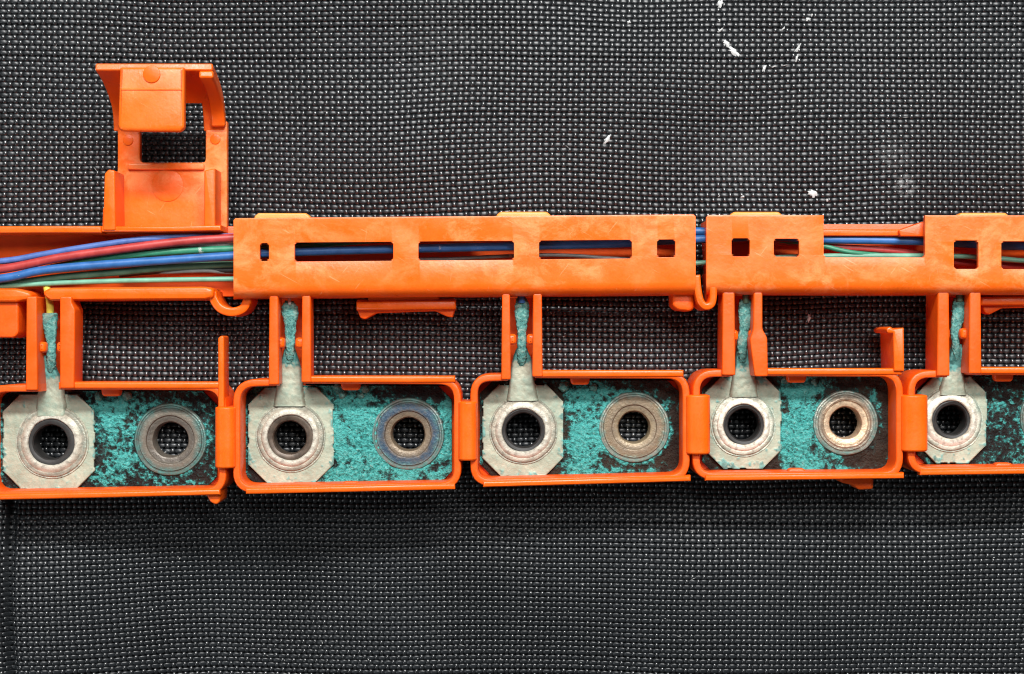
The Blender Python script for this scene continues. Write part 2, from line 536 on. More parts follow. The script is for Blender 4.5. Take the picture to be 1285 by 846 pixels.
# ------------------------------------------------------------------ the cloth
def cloth_height(px, py):
    """slow waves of the cloth under the parts (photo position -> du)"""
    h = 5.0 * np.sin((px - 150) / 210.0 + (py - 300) / 330.0)
    h = h + 3.0 * np.sin((px + 300) / 120.0 - py / 260.0 + 1.0)
    h = h + 26.0 * (fbm(px / 260.0 + 3.1, py / 260.0 + 8.7, 2) - 0.5)
    # the lower part falls away towards the viewer
    t = np.clip(py - 560, 0, 1500)
    h = h - 0.22 * t * t / (t + 120.0)
    # upper right leans towards the lamps
    h = h - 0.045 * np.clip(300 - py, 0, 1500) * sstep(300, 1000, px) + 0.04 * np.clip(300 - py, 0, 1500) * sstep(420, 60, px)
    # a valley and a broad rise in the free cloth below the trays
    w2 = sstep(580, 770, py)
    h = h + w2 * np.interp(px, [-900, 0, 60, 140, 200, 260, 330, 420, 560, 700, 800, 880, 960, 1100, 2200],
                           [44, 40, 26, 0, -17, -28, -29, -20, -5, 11, 20, 23, 21, 12, -10])
    # seam on the far left
    w = sstep(520, 640, py)
    h = h - 10 * w * np.exp(-((px - 11) / 6.0) ** 2)
    h = h - 5.0 * w * np.exp(-((px - 12) / 40.0) ** 2)
    return h - 9.5

def build_cloth():
    base = None
    # backing sheet
    n = 80; xs = np.linspace(-900, 2185, n); ys = np.linspace(-900, 1746, n)
    V = []; F = []
    for y in ys:
        for x in xs:
            z = float(cloth_height(np.array(x), np.array(y))) - 24.0
            V.append((x - CX, CY - y, z))
    for j in range(n - 1):
        for i in range(n - 1):
            F.append((j * n + i, j * n + i + 1, (j + 1) * n + i + 1, (j + 1) * n + i))
    base = mesh_obj('fabric_surface', V, F, 'under', clean=False)
    base['kind'] = 'structure'
    x0, x1, y0, y1 = -80, 1365, -80, 926
    pw, pf = 7.3, 6.45                       # pitch of warp (along y) and weft (along x)
    nw = int((x1 - x0) / pw); nf = int((y1 - y0) / pf)
    def warpfield(x, y):
        dx = 5.0 * (fbm(x / 190.0, y / 190.0, 2) - .5) * 2
        dy = 6.0 * (fbm(x / 230.0 + 9, y / 230.0 + 4, 2) - .5) * 2
        return x + dx, y + dy
    def strands(name, count, length_n, along_x, half, amp, crown, mat):
        S = 4
        m = length_n * S + 1
        t = np.arange(m) / S                                   # crossing units
        cs = [(-1.0, -crown * 1.3), (-0.66, crown * 0.1), (0.0, crown * 0.42), (0.66, crown * 0.1), (1.0, -crown * 1.3)]
        if along_x:      # flat ribbon-like weft with quick edges
            cs = [(-1.0, -crown * 1.35), (-0.82, -crown * 0.42), (-0.42, crown * 0.12), (0.42, crown * 0.28), (0.84, -crown * 0.15), (1.0, -crown * 1.3)]
        k = len(cs)
        V = np.zeros((count, m, k, 3))
        jit = rng.normal(0, 0.045, count); wj = rng.normal(1, 0.04, count)
        for s in range(count):
            ph = np.cos(np.pi * (t + s)) * (1 if along_x else -1)
            up = amp * (np.interp(ph, [-1, -.7, 0, .7, 1], [-1, -.62, .68, .97, 1.0]) if along_x else np.interp(ph, [-1, -.7, 0, .7, 1], [-1, -.75, .4, .97, 1]))
            loc = rng.normal(0, 0.10, m); lz = rng.normal(0, 0.06, m)
            wid = half * wj[s] * (0.86 + 0.16 * ph)
            for q, (c, zc) in enumerate(cs):
                if along_x:
                    gx = x0 + t * pw; gy = y0 + (s + jit[s]) * pf * 1.0 + loc + c * wid
                    if s == 0: pass
                else:
                    gx = x0 + (s + jit[s] * 0.5) * pw + loc + c * wid; gy = y0 + t * pf
                wx, wy = warpfield(gx, gy)
                z = cloth_height(wx, wy) + up + zc + lz
                V[s, :, q, 0] = wx - CX; V[s, :, q, 1] = CY - wy; V[s, :, q, 2] = z
        idx = np.arange(count * m * k).reshape(count, m, k)
        a = idx[:, :-1, :-1].ravel(); b = idx[:, 1:, :-1].ravel(); c_ = idx[:, 1:, 1:].ravel(); d = idx[:, :-1, 1:].ravel()
        quads = np.stack([a, b, c_, d], 1) if not along_x else np.stack([a, d, c_, b], 1)
        me = bpy.data.meshes.new(name)
        nv = count * m * k; nfc = len(quads)
        me.vertices.add(nv); me.vertices.foreach_set('co', (V.reshape(-1, 3) * U).astype(np.float32).ravel())
        me.loops.add(nfc * 4); me.loops.foreach_set('vertex_index', quads.astype(np.int32).ravel())
        me.polygons.add(nfc)
        me.polygons.foreach_set('loop_start', (np.arange(nfc) * 4).astype(np.int32))
        me.polygons.foreach_set('use_smooth', np.ones(nfc, bool))
        me.update(calc_edges=True)
        me.materials.append(M[mat])
        o = bpy.data.objects.new(name, me)
        register(o, base)
        o['kind'] = 'stuff'
        return o
    strands('weft_yarn', nf, nw, True, 3.0, 1.35, 0.85, 'weft')
    strands('warp_yarn', nw, nf, False, 2.6, 2.0, 0.95, 'warp')
build_cloth()

# ------------------------------------------------------------------ bus bars and trays
def plate_grid(name, outline_fn, x0, x1, y0, y1, z, step, mat, parent, crust_fn, thick, hmax, holes):
    """fine sheet whose crust of corrosion stands proud; outline by photo position at height z"""
    nx = int((x1 - x0) / step) + 1; ny = int((y1 - y0) / step) + 1
    gx = np.linspace(x0, x1, nx); gy = np.linspace(y0, y1, ny)
    GX, GY = np.meshgrid(gx, gy)
    cover_v = crust_fn(GX, GY)
    cr = sstep(0.32, 0.75, cover_v) if hmax > 1.5 else cover_v
    rough = fbm(GX / 3.4, GY / 3.4, 3)
    Z = z + hmax * cr * (0.35 + 0.9 * rough) + 0.5 * (fbm(GX / 9, GY / 9, 3) - .5)
    keep = outline_fn(GX, GY)
    for (hx, hy, hr) in holes:
        keep &= ((GX - hx) ** 2 + (GY - hy) ** 2) > hr * hr
    f = (D - z) / D
    V = []; F = []; vid = -np.ones(GX.shape, int); C = []
    cell = keep[:-1, :-1] & keep[1:, :-1] & keep[:-1, 1:] & keep[1:, 1:]
    used = np.zeros(GX.shape, bool)
    used[:-1, :-1] |= cell; used[1:, :-1] |= cell; used[:-1, 1:] |= cell; used[1:, 1:] |= cell
    js, is_ = np.nonzero(used)
    vid[js, is_] = np.arange(len(js))
    V = [((GX[j, i] - CX) * f, (CY - GY[j, i]) * f, Z[j, i]) for j, i in zip(js, is_)]
    C = [float(cr[j, i]) for j, i in zip(js, is_)]
    for j, i in zip(*np.nonzero(cell)):
        F.append((vid[j, i], vid[j + 1, i], vid[j + 1, i + 1], vid[j, i + 1]))
    # skirt down to give thickness
    edges = {}
    for fa in F:
        for a, b in zip(fa, fa[1:] + fa[:1]):
            e = (min(a, b), max(a, b))
            if e in edges: edges[e] = None
            else: edges[e] = (a, b)
    low = {}
    for e, ab in edges.items():
        if ab is None: continue
        a, b = ab
        for q in (a, b):
            if q not in low:
                low[q] = len(V); V.append((V[q][0], V[q][1], z - thick)); C.append(0.0)
        F.append((b, a, low[a], low[b]))
    o = mesh_obj(name, V, F, mat, parent, clean=False)
    me = o.data
    for p in me.polygons: p.use_smooth = True
    at = me.attributes.new('crust', 'FLOAT', 'POINT')
    at.data.foreach_set('value', C)
    g = [0.0] * len(C)
    g[:len(js)] = cover_v[js, is_].tolist()
    me.attributes.new('cover', 'FLOAT', 'POINT').data.foreach_set('value', g)
    return o

def blobs_fn(blobs, base, thr_soft=0.09, ns=5.0, seed=0.0):
    """corrosion cover: soft patches broken up by noise"""
    def fn(x, y):
        cov = np.full(x.shape, base, float)
        for (cx, cy, rx, ry, s) in blobs:
            d = ((x - cx) / rx) ** 2 + ((y - cy) / ry) ** 2
            cov = cov + s * np.exp(-d)
        n = 0.55 * fbm(x / ns + seed, y / ns + seed * 1.7, 3) + 0.45 * fbm(x / 17.0 + seed, y / 17.0 - seed, 3)
        return sstep(0.5 - thr_soft, 0.5 + thr_soft, cov + (n - 0.5) * 2.1 + 0.0)
    return fn

def ring_cov(cx, cy, r, w, s, a0=None, a1=None):
    def f(x, y):
        d = np.hypot(x - cx, y - cy)
        return s * np.exp(-((d - r) / w) ** 2)
    return f

ZP = 28.0     # bus bar surface
ZL = 33.0     # terminal surface
ZW = 70.0     # tray rim

BOX = [
 dict(xl=-22, xr=284, tl=487, tr=484.5, bl=622, br=617, lx=(33, 46), rx=(75, 90), ptop=372, gap=(52, 70),
      lug=(3, 119, 495, 615), c1=(64, 555), r1=45, d1=28.5, h1=21, c2=(213, 552), r2=45, h2=21,
      ring1='ring_tin', ring2='ring_grey', bush='bush_black', mat='busbar',
      crimp=[(62, 393, 10), (62, 402, 10), (63, 416, 8), (64, 430, 6), (64, 444, 6), (65, 456, 8)], neck=[(60, 446, 8), (62, 462, 17), (63, 478, 26), (63, 500, 36), (63, 522, 38)],
      base=0.25, blobs=[(148, 560, 16, 60, .5), (128, 520, 22, 26, .3), (132, 600, 26, 16, .25), (165, 505, 30, 14, .2), (230, 604, 40, 10, .16), (262, 545, 9, 50, .12)], rc=(.17, 48, 5), seed=1.3, ns=4.2),
 dict(xl=292, xr=579, tl=480, tr=477, bl=614.5, br=610, lx=(338, 349), rx=(379, 389.5), ptop=370, gap=(350, 379),
      lug=(311, 419, 486, 607), c1=(364, 549), r1=43, d1=28, h1=20, c2=(512, 545), r2=45, h2=20,
      ring1='ring_tin', ring2='ring_blue', bush='bush_brown', mat='busbar',
      crimp=[(363, 378, 5), (363, 385, 10), (364, 393, 11), (364, 404, 8), (364, 418, 6.5), (364, 430, 6), (364, 444, 8)], neck=[(364, 436, 12), (364, 450, 21), (364, 463, 27), (363, 485, 33), (363, 510, 40)],
      base=0.30, blobs=[(446, 550, 34, 70, .8), (480, 600, 70, 14, .4), (565, 545, 9, 60, .3), (440, 490, 26, 14, .35), (510, 492, 60, 10, -.35), (425, 585, 12, 14, -.25)], rc=(.28, 50, 6), seed=4.2, ns=7.5),
 dict(xl=590, xr=866, tl=473.5, tr=470, bl=606, br=600, lx=(630, 640), rx=(669, 680), ptop=368, gap=(640, 669),
      lug=(605, 707, 482, 599), c1=(656.7, 540), r1=42, d1=26.5, h1=21, c2=(796, 536.5), r2=44, h2=19,
      ring1='ring_tin', ring2='ring_tan', bush='bush_black', mat='busbar_brown',
      crimp=[(654, 374, 6), (655, 384, 9), (655, 396, 9), (655, 408, 7), (655, 420, 5.5), (655, 432, 6), (655, 444, 9)], neck=[(655, 436, 12), (655, 448, 22), (655, 459, 27), (655, 480, 32), (656, 503, 40)],
      base=0.14, blobs=[(733, 545, 22, 62, .85), (722, 500, 20, 20, .4), (765, 492, 36, 10, .3), (780, 592, 46, 9, .42), (838, 505, 8, 8, .25), (712, 590, 12, 20, .2)], rc=(.34, 46, 3.5), seed=7.7, ns=5.0),
 dict(xl=869, xr=1134, tl=468, tr=467.5, bl=598, br=596.5, lx=(907, 922), rx=(945, 960), ptop=366, gap=(923, 946),
      lug=(884, 981, 472, 589), c1=(933.4, 533), r1=40, d1=25, h1=19.5, c2=(1062, 531), r2=40.5, h2=19,
      ring1='ring_bright', ring2='ring_copper', bush='bush_black', mat='busbar_brown',
      crimp=[(936, 376, 8), (936, 388, 9.5), (936, 400, 9), (934, 414, 6), (932, 428, 7), (931, 442, 8)], neck=[(931, 430, 13), (933, 446, 19), (934, 458, 22), (934, 476, 30), (934, 498, 36)],
      base=0.10, blobs=[(1000, 530, 24, 80, 1.1), (1022, 482, 26, 14, .6), (1025, 585, 26, 18, .6), (1006, 548, 9, 12, -.5), (1010, 528, 10, 9, -.35), (1060, 588, 22, 5, .35), (1097, 500, 7, 14, .35)], rc=(.12, 44, 4), seed=2.9, ns=8.5),
 dict(xl=1139, xr=1415, tl=469, tr=466, bl=591, br=589, lx=(1177, 1191), rx=(1217, 1231), ptop=366, gap=(1192, 1216),
      lug=(1151, 1239, 472, 582), c1=(1194, 527), r1=40, d1=23.5, h1=18, c2=(1322, 525), r2=41, h2=18,
      ring1='ring_bright', ring2='ring_grey', bush='bush_black', mat='busbar',
      crimp=[(1204, 374, 7), (1204, 385, 9), (1203, 398, 8.5), (1200, 410, 6.5), (1199, 424, 5), (1200, 440, 7)], neck=[(1200, 432, 12), (1200, 446, 17), (1199, 460, 21), (1197, 478, 28), (1196, 496, 36)],
      base=0.27, blobs=[(1262, 540, 26, 50, .13), (1275, 570, 20, 20, .2)], rc=(.2, 44, 5), seed=5.5, ns=4.2),
]

# ------------------------------------------------------------------ carrier sections
secL = empty('carrier_section', 140, 560)
tag(secL, 'orange plastic carrier section at far left with its lid folded open', 'battery carrier', 'orange carrier sections')
secM = empty('carrier_section', 584, 560)
tag(secM, 'orange plastic carrier section in the middle with long closed slotted cover', 'battery carrier', 'orange carrier sections')
secR = empty('carrier_section', 1080, 560)
tag(secR, 'orange plastic carrier section at right with stepped cover cut open over wires', 'battery carrier', 'orange carrier sections')
SEC = [secL, secM, secM, secR, secR]

ring_names = ['leftmost', 'second', 'middle', 'fourth', 'rightmost']
bar_labels = [
 'corroded copper bus bar with teal speckles and grey collar, leftmost tray',
 'corroded copper bus bar with solid teal crust and blue tarnished collar',
 'brown corroded copper bus bar with teal crust and tan collar, middle tray',
 'dark corroded bus bar with flaking turquoise crust and bright copper collar',
 'dark speckled bus bar cut off by the right edge of the picture',
]
lug_labels = [
 'cream ring terminal on yellow wire in the leftmost tray',
 'cream ring terminal with brown-lined hole in the second tray from left',
 'cream ring terminal with swirled grey collar in the middle tray',
 'pale green-white ring terminal with bright collar in the fourth tray',
 'pale greenish octagonal ring terminal nearest the right edge of the picture',
]

def wall_path(b):
    """rim centre line: from left of the neck gap right round to the right of it"""
    h = 4.8
    xl, xr = b['xl'] + h, b['xr'] - h
    p = [(b['gap'][0] - 3, b['tl']), (xl, b['tl'] + 1), (xl, b['bl']), (xr, b['br']), (xr, b['tr'] + 1), (b['gap'][1] + 3, b['tr'])]
    return fillet(p, [0, 24, 22, 22, 24, 0], closed=False, n=7)

for i, b in enumerate(BOX):
    sec = SEC[i]
    tray = plate('tray_wall', [strip(wall_path(b), 9.2)], -7, ZW, 'orange', sec, bevel=2.4)
    # floor ledge under the bus bar
    fx0, fx1 = b['xl'] + 6, b['xr'] - 6
    ft, fb = b['tl'] + 4, b['br'] - 2
    plate('tray_floor', [rect(fx0, ft, fx1, fb, 18), circle(*b['c1'], b['r1'] - 6), circle(*b['c2'], b['r2'] - 6)], 6, ZP - 6, 'orange', tray, bevel=1)
    # bottom lip
    lx0 = b['xl'] + 16
    plate('rim_lip', [strip([(lx0, b['bl'] + 2.0), ((lx0 + b['xr']) / 2, (b['bl'] + b['br']) / 2 + 1.4), (b['xr'] + (1 if i in (2, 3) else -8), b['br'] + 0.5)], 7.5)], ZW - 14, ZW + 3, 'orange_clean', tray, bevel=2.6)
    # top lip to the right of the neck
    plate('rim_lip', [strip([(b['rx'][0] + 2, b['tr'] - 1), (b['xr'] - (8 if i < 3 else 2), b['tr'] - 1.2)], 8.5)], ZW - 14, ZW + 2.4, 'orange_clean', tray, bevel=2.6)
    # retaining tabs
    nx = {0: 139, 1: 440, 2: 728, 3: 1000, 4: 1260}[i]
    plate('retaining_tab', [fillet([(nx - 13, b['tr'] + 2), (nx + 13, b['tr'] + 2), (nx + 11, b['tr'] + 13), (nx - 11, b['tr'] + 13)], 4)], 40, 52, 'orange', tray, bevel=2.5)
    plate('retaining_tab', [fillet([(nx - 13, b['bl'] - 2), (nx - 10, b['bl'] - 10), (nx + 10, b['bl'] - 10), (nx + 13, b['bl'] - 2)], 4)], 40, 54, 'orange', tray, bevel=2.5)
    # guide posts either side of the neck
    for (x0, x1), ybot in ((b['lx'], b['tl'] + 3), (b['rx'], b['tr'] + 3)):
        right = (x0, x1) == b['rx']
        zb = (36, 44, 40, 28, 18)[i]
        if i == 3 and right:
            plate('guide_post', [fillet([(x0 + 1, b['ptop']), (x1 - 3, b['ptop']), (x1 - 3, 413), (x1 + 3, 424), (x1 + 4, ybot + 2), (x0 + 2, ybot + 2), (x0 - 4, 426), (x0, 414)], 2.5)], zb, ZW + 5, 'orange', tray, bevel=2)
        elif i == 0 and right:
            plate('guide_post', [fillet([(x0, b['ptop']), (x1, b['ptop']), (x1, 380), (x1 + 4, 388), (x1 + 3, ybot), (x0, ybot)], 2.5)], zb, ZW + 5, 'orange', tray, bevel=2)
        else:
            plate('guide_post', [fillet([(x0, b['ptop']), (x1, b['ptop']), (x1 + 1, ybot), (x0 - 1, ybot)], 2)], zb, ZW + 5, 'orange', tray, bevel=2)
    yk = {0: 436, 1: 430.5, 2: 426, 3: 421, 4: 419}[i]
    gl, gr = b['lx'][1], b['rx'][0]
    mid = b['crimp'][3][0]
    plate('pinch_knob', [fillet([(gl - 5, yk - 7), (mid - 7, yk - 7), (mid - 7, yk + 7), (gl - 5, yk + 7)], 5)], 44, 62, 'orange_clean', tray, bevel=5)
    plate('pinch_knob', [fillet([(mid + 6, yk - 7), (gr + 6, yk - 7), (gr + 6, yk + 7), (mid + 6, yk + 7)], 5)], 44, 62, 'orange_clean', tray, bevel=5)
    plate('neck_floor', [rect(gl - 4, b['ptop'] - 4, gr + 4, b['tl'] + 6, 1)], 6, 16, 'orange', tray, bevel=1)

    # ---- bus bar
    px0, px1 = b['xl'] + 12, b['xr'] - 12
    py0 = b['tl'] + 4; py1 = b['br'] - 1
    bar = empty('bus_bar', *b['c2'])
    tag(bar, bar_labels[i], 'bus bar', 'corroded bus bars')
    def outline(x, y, px0=px0, px1=px1, py0=py0, py1=py1):
        c = 16
        k = (x > px0 - .5) & (x < px1 + .5) & (y > py0 - .5) & (y < py1 + .5)
        k &= (x - px0) + (y - py0) > c
        k &= (px1 - x) + (y - py0) > c
        k &= (px1 - x) + (py1 - y) > c
        k &= (x - px0) + (py1 - y) > c
        return k
    fn0 = blobs_fn(b['blobs'], b['base'], 0.10, 4.6, b['seed'])
    rs, rr_, rw = b['rc']
    blobs2 = list(b['blobs'])
    def crust(x, y, b=b, rs=rs, rr_=rr_, rw=rw):
        cov = np.full(x.shape, b['base'], float)
        for (cx, cy, rx, ry, s) in b['blobs']:
            cov = cov + s * np.exp(-(((x - cx) / rx) ** 2 + ((y - cy) / ry) ** 2))
        d = np.hypot(x - b['c2'][0], y - b['c2'][1])
        cov = cov + rs * np.exp(-((d - rr_) / rw) ** 2)
        cov = cov + 0.25 * np.exp(-((x - (b['lug'][0] - 3)) / 5.0) ** 2)
        sd = b['seed'] * 10
        n = 0.6 * fbm(x / b['ns'] + sd, y / b['ns'] + sd * 1.7, 3) + 0.4 * fbm(x / 17.0 + sd, y / 17.0 - sd, 3)
        e = np.minimum(np.minimum(y - b['tl'] - 4, b['br'] - 1 - y), b['xr'] - 12 - x)
        cov = cov + 0.16 * np.exp(-e / 5.0)
        q = np.where(cov > 0.62, 0.62 + 0.16 * (1 - np.exp(-(cov - 0.62) * 2.0)), cov)
        return np.clip(q + (n - 0.5) * 1.15, 0, 0.95)
    plate_grid('bar_plate', outline, px0, px1, py0, py1, ZP, 1.0, b['mat'], bar, crust, 5.0, 3.0,
               [(*b['c1'], b['r1'] - 8), (*b['c2'], b['r2'] - 9)])
    r, h = b['r2'], b['h2']
    lathe('collar', *b['c2'], ZP + 6, [(h, 8), (h, ZP - 3), (h + 1.6, ZP + 1.5), (h + 3.4, ZP + 2.4), (h + 8, ZP + 2.6), (h + 9.2, ZP + 4.6), (h + 11, ZP + 5.0), (r - 9, ZP + 4.2), (r - 6.6, ZP + 4.4), (r - 5.6, ZP + 2.6), (r - 4.0, ZP + 2.4), (r - 2.8, ZP + 3.6), (r - 1.2, ZP + 3.2), (r, ZP + 1), (r, ZP - 2), (h + 9, ZP - 3), (h + 7, 8)], b['ring2'], bar, wob=0.25)

    # ---- ring terminal
    lug = empty('ring_terminal', *b['c1'])
    tag(lug, lug_labels[i], 'ring terminal', 'cream ring terminals')
    L0, L1, T0, T1 = b['lug']
    def lout(x, y, L0=L0, L1=L1, T0=T0, T1=T1, b=b):
        wob = 3.4 * (fbm(x / 7.0, y / 7.0, 2) - .5)
        k = (x > L0 + wob) & (x < L1 + wob) & (y > T0 + wob) & (y < T1 + wob)
        c = 21; c2 = 24
        k &= (x - L0) * 1.0 + (y - T0) > c
        k &= (L1 - x) + (y - T0) > c
        k &= (L1 - x) + (T1 - y) > c2
        k &= (x - L0) + (T1 - y) > c2
        return k
    def lcrust(x, y, L0=L0, L1=L1, T0=T0, T1=T1, b=b, i=i):
        e = np.minimum(np.minimum(x - L0, L1 - x), np.minimum(y - T0, T1 - y))
        cov = 0.08 + 0.50 * np.exp(-e / 4.0) + (0.10 if i >= 3 else 0.0)
        cov = cov + (0.4 * np.exp(-(((x - 900) / 22) ** 2 + ((y - 583) / 8) ** 2)) if i == 3 else 0)
        n = fbm(x / 6.0 + b['seed'] * 3, y / 6.0, 3)
        return 0.85 * sstep(0.42, 0.62, cov + (n - 0.5) * 1.3)
    plate_grid('terminal_plate', lout, L0 - 1, L1 + 1, T0 - 1, T1 + 1, ZL, 1.3, 'lug', lug, lcrust, 3.6, 1.1, [(*b['c1'], b['r1'] - 8)])
    r, d, h = b['r1'], b['d1'], b['h1']
    z = ZL
    lathe('collar', *b['c1'], z + 6, [(d, z - 3), (d, z + 4.5), (d + 1.0, z + 5.6), (d + 4, z + 5.9), (d + 6.5, z + 5.2), (r - 7, z + 3.6), (r - 4.6, z + 3.9), (r - 2.6, z + 3.2), (r - 1.6, z + 1.4), (r, z + 1.5), (r + .6, z - 1), (r - 4, z - 4)],
          b['ring1'], lug, wob=0.3)
    lathe('bushing', *b['c1'], z, [(h + .5, 6), (h, z), (h + 1.4, z + 2.2), (h + 3.5, z + 3.0), (d - 1.0, z + 3.4), (d + 1.5, z + 2.6), (d + 1.5, z - 4), (h + 6, z - 8), (h + 6, 6)], b['bush'], lug, wob=0.2)
    # neck: raised strip running from the crimp on to the plate
    nk = b['neck']
    ys = np.linspace(nk[0][1], nk[-1][1], 46)
    kx = np.interp(ys, [p[1] for p in nk], [p[0] for p in nk]); kw = np.interp(ys, [p[1] for p in nk], [p[2] for p in nk])
    NC = 22; V = []; C = []; F = []
    for yy, xx, ww in zip(ys, kx, kw):
        for q in range(NC):
            s = -1 + 2 * q / (NC - 1)
            px = xx + s * ww / 2 + (1.2 * (fbm(np.array(xx + s), np.array(yy / 5.0), 2) - .5) if abs(s) == 1 else 0)
            tr = float(sstep(nk[0][1], nk[2][1] + 4, yy))
            edge = max(0.0, abs(s) - 0.82) / 0.18
            zz = (46 * (1 - tr) + (ZL + 6.2) * tr) - 4.5 * edge ** 1.5
            zz += 1.6 * (float(fbm(np.array(px / 4.0), np.array(yy / 4.0), 3)) - .5)
            zz = max(zz, ZL + 1.0) if yy > T0 + 12 else zz
            X, Y = wxy(px, yy, ZL + 6)
            V.append((X, Y, zz))
            g = 1 - float(sstep(nk[1][1] - 4, nk[2][1] + (16 if i in (3, 4) else 6), yy))
            nn = float(fbm(np.array(px / 5.0 + b['seed']), np.array(yy / 5.0), 3))
            C.append(float(sstep(0.35, 0.65, g * 1.1 + (nn - .5) * 1.0 + (0.12 if i >= 3 else 0))))
    m = len(ys)
    for j in range(m - 1):
        for q in range(NC - 1):
            F.append((j * NC + q, (j + 1) * NC + q, (j + 1) * NC + q + 1, j * NC + q + 1))
    base_n = len(V)
    for (X, Y, zz) in list(V):
        V.append((X, Y, zz - 4.0)); C.append(0.3)
    for j in range(m - 1):
        for q in (0, NC - 1):
            a, c = j * NC + q, (j + 1) * NC + q
            F.append((a, a + base_n, c + base_n, c) if q == 0 else (c, c + base_n, a + base_n, a))
    o = mesh_obj('neck', V, F, 'lug', lug, clean=False)
    for p in o.data.polygons: p.use_smooth = True
    o.data.attributes.new('crust', 'FLOAT', 'POINT').data.foreach_set('value', C)
    # crimp barrel, thick with corrosion
    cp = b['crimp']
    cp = cp[:-1] + [(cp[-1][0], cp[-1][1], cp[-1][2] * .72)]
    cp = cp + [(cp[-1][0], cp[-1][1] + 12, cp[-1][2] * .9)]
    pts = [(x, y, 49 if k < len(cp) - 2 else (43, 32)[k - len(cp) + 2]) for k, (x, y, r_) in enumerate(cp)]
    o = tube('crimp_barrel', pts, [r_ * 0.95 for x, y, r_ in cp], 'crimp', lug, seg=26, jitter=0.05, n=12)
    for v in o.data.vertices:       # lumps of verdigris
        x, y, z = v.co / U
        k = mnoise.fractal(Vector((x, y, z)) / 3.6, 0.6, 2.1, 4)
        v.co += Vector((v.normal.x, v.normal.y, v.normal.z * .5)) * k * 1.25 * U
        v.co.z = (46 + (z - 46) * .62) * U + v.normal.z * k * 0.5 * U
    me = o.data
    co = [v.co for v in me.vertices]
    vals = [0.75 + 0.25 * math.sin(v.x / U * 1.3) * math.sin(v.y / U * 1.1) for v in co]
    me.attributes.new('crust', 'FLOAT', 'POINT').data.foreach_set('value', vals)

# crumbs of verdigris that cling beside the retaining tabs
def crumb(px, py, r, bar):
    bm = bmesh.new()
    bmesh.ops.create_icosphere(bm, subdivisions=3, radius=r)
    X, Y = wxy(px, py, 40)
    for v in bm.verts:
        k = mnoise.fractal(v.co / 3.0 + Vector((px, py, 0)), 0.6, 2.0, 3)
        v.co *= 1 + 0.38 * k
        v.co.z *= 0.8
    me = bpy.data.meshes.new('verdigris_crumb')
    for v in bm.verts: v.co = Vector((v.co.x + X, v.co.y + Y, v.co.z + ZP + r * .6)) * U
    for f in bm.faces: f.smooth = True
    bm.to_mesh(me); bm.free()
    me.materials.append(M['crimp'])
    register(bpy.data.objects.new('verdigris_crumb', me), bar)
bars = [o for o in col.objects if o.name.startswith('bus_bar')]
for (k, px, py, r) in ((1, 424, 488, 6), (1, 429, 495, 5), (1, 457, 488, 5.5), (1, 452, 497, 4), (2, 708, 486, 6), (2, 745, 487, 4.5), (0, 122, 498, 5), (0, 158, 497, 5.5), (3, 987, 478, 4.5), (3, 1024, 480, 4)):
    crumb(px, py, r, bars[k])
# ------------------------------------------------------------------ left section: channel, posts, lid
plate('channel_floor', [[(-120, 286), (318, 284), (318, 372), (-120, 374)]], 8, 20, 'orange', secL, bevel=1)
plate('channel_wall', [strip([(-120, 289), (60, 288), (127, 288)], 9)], 6, 68, 'orange_clean', secL, bevel=2.2)
plate('channel_wall', [strip([(125, 291.5), (200, 291), (280, 290.5)], 6)], 6, 46, 'orange', secL, bevel=2)
plate('channel_wall', [fillet([(-120, 361), (20, 362), (36, 366), (40, 371), (36, 376), (20, 379), (-120, 379)], 3)], 5, 68, 'orange_clean', secL, bevel=4)
plate('channel_wall', [fillet([(53, 366), (62, 361), (258, 359.5), (268, 362), (268, 373), (258, 376), (62, 377.5), (55, 372)], 4)], 5, 69, 'orange_clean', secL, bevel=4.5)
plate('flexible_hinge', [strip(catmull([(266, 362, 0), (267.5, 375, 0), (276, 387, 0), (290, 391.5, 0), (304, 387.5, 0), (310, 376, 0), (310, 362, 0)], 5) and
      [(v.x, v.y) for v in catmull([(266, 366, 0), (268, 376, 0), (276, 387, 0), (290, 391.5, 0), (304, 387.5, 0), (310, 376, 0), (310, 362, 0)], 5)], 11)], 10, 62, 'orange_clean', secL, bevel=2.5)
plate('side_tab', [fillet([(-40, 376), (23, 376), (23, 418), (18, 424), (-40, 424)], 4)], 8, 60, 'orange', secL, bevel=3)
# broken strut and end stops of the first tray
plate('strut', [fillet([(273.5, 424), (278, 421), (281, 422.5), (281.5, 512), (273.5, 512)], 2)], 40, ZW + 4, 'orange_clean', secL, bevel=2)
plate('foot', [fillet([(257, 618), (277, 616), (276, 630), (271, 634), (263, 630)], 3)], 14, ZW - 6, 'orange_clean', secL, bevel=3)

def bridge(x0, x1, y0, y1, parent):
    """barrel shaped flexible bridge between two trays, axis along y"""
    V = []; F = []
    zt = ZW + 9
    xa, _ = wxy(x0, 0, zt - 6); xb, _ = wxy(x1, 0, zt - 6)
    _, ya = wxy(0, y0, zt); _, yb = wxy(0, y1, zt)
    xm, w = (xa + xb) / 2, (xb - xa) / 2
    prof = []
    for k in range(13):
        a = math.pi * (1 - k / 12)
        prof.append((xm + w * math.copysign(abs(math.cos(a)) ** 0.75, math.cos(a)), zt - 15 + 15 * math.sin(a) ** 0.8 if 0 < k < 12 else zt - 15))
    prof = [(xm - w, 12)] + prof + [(xm + w, 12)]
    ny = 2
    for (Y, ins) in ((ya - 0, 0), (yb + 0, 0)):
        for (X, Z) in prof: V.append((X, Y, Z))
    k = len(prof)
    for j in range(k):
        F.append((j, (j + 1) % k, k + (j + 1) % k, k + j))
    F.append(tuple(range(k))); F.append(tuple(range(k, 2 * k))[::-1])
    o = mesh_obj('flexible_bridge', V, F, 'orange_clean', parent, smooth=40)
    add_bevel(o, 2.2, 2, 50)
    return o
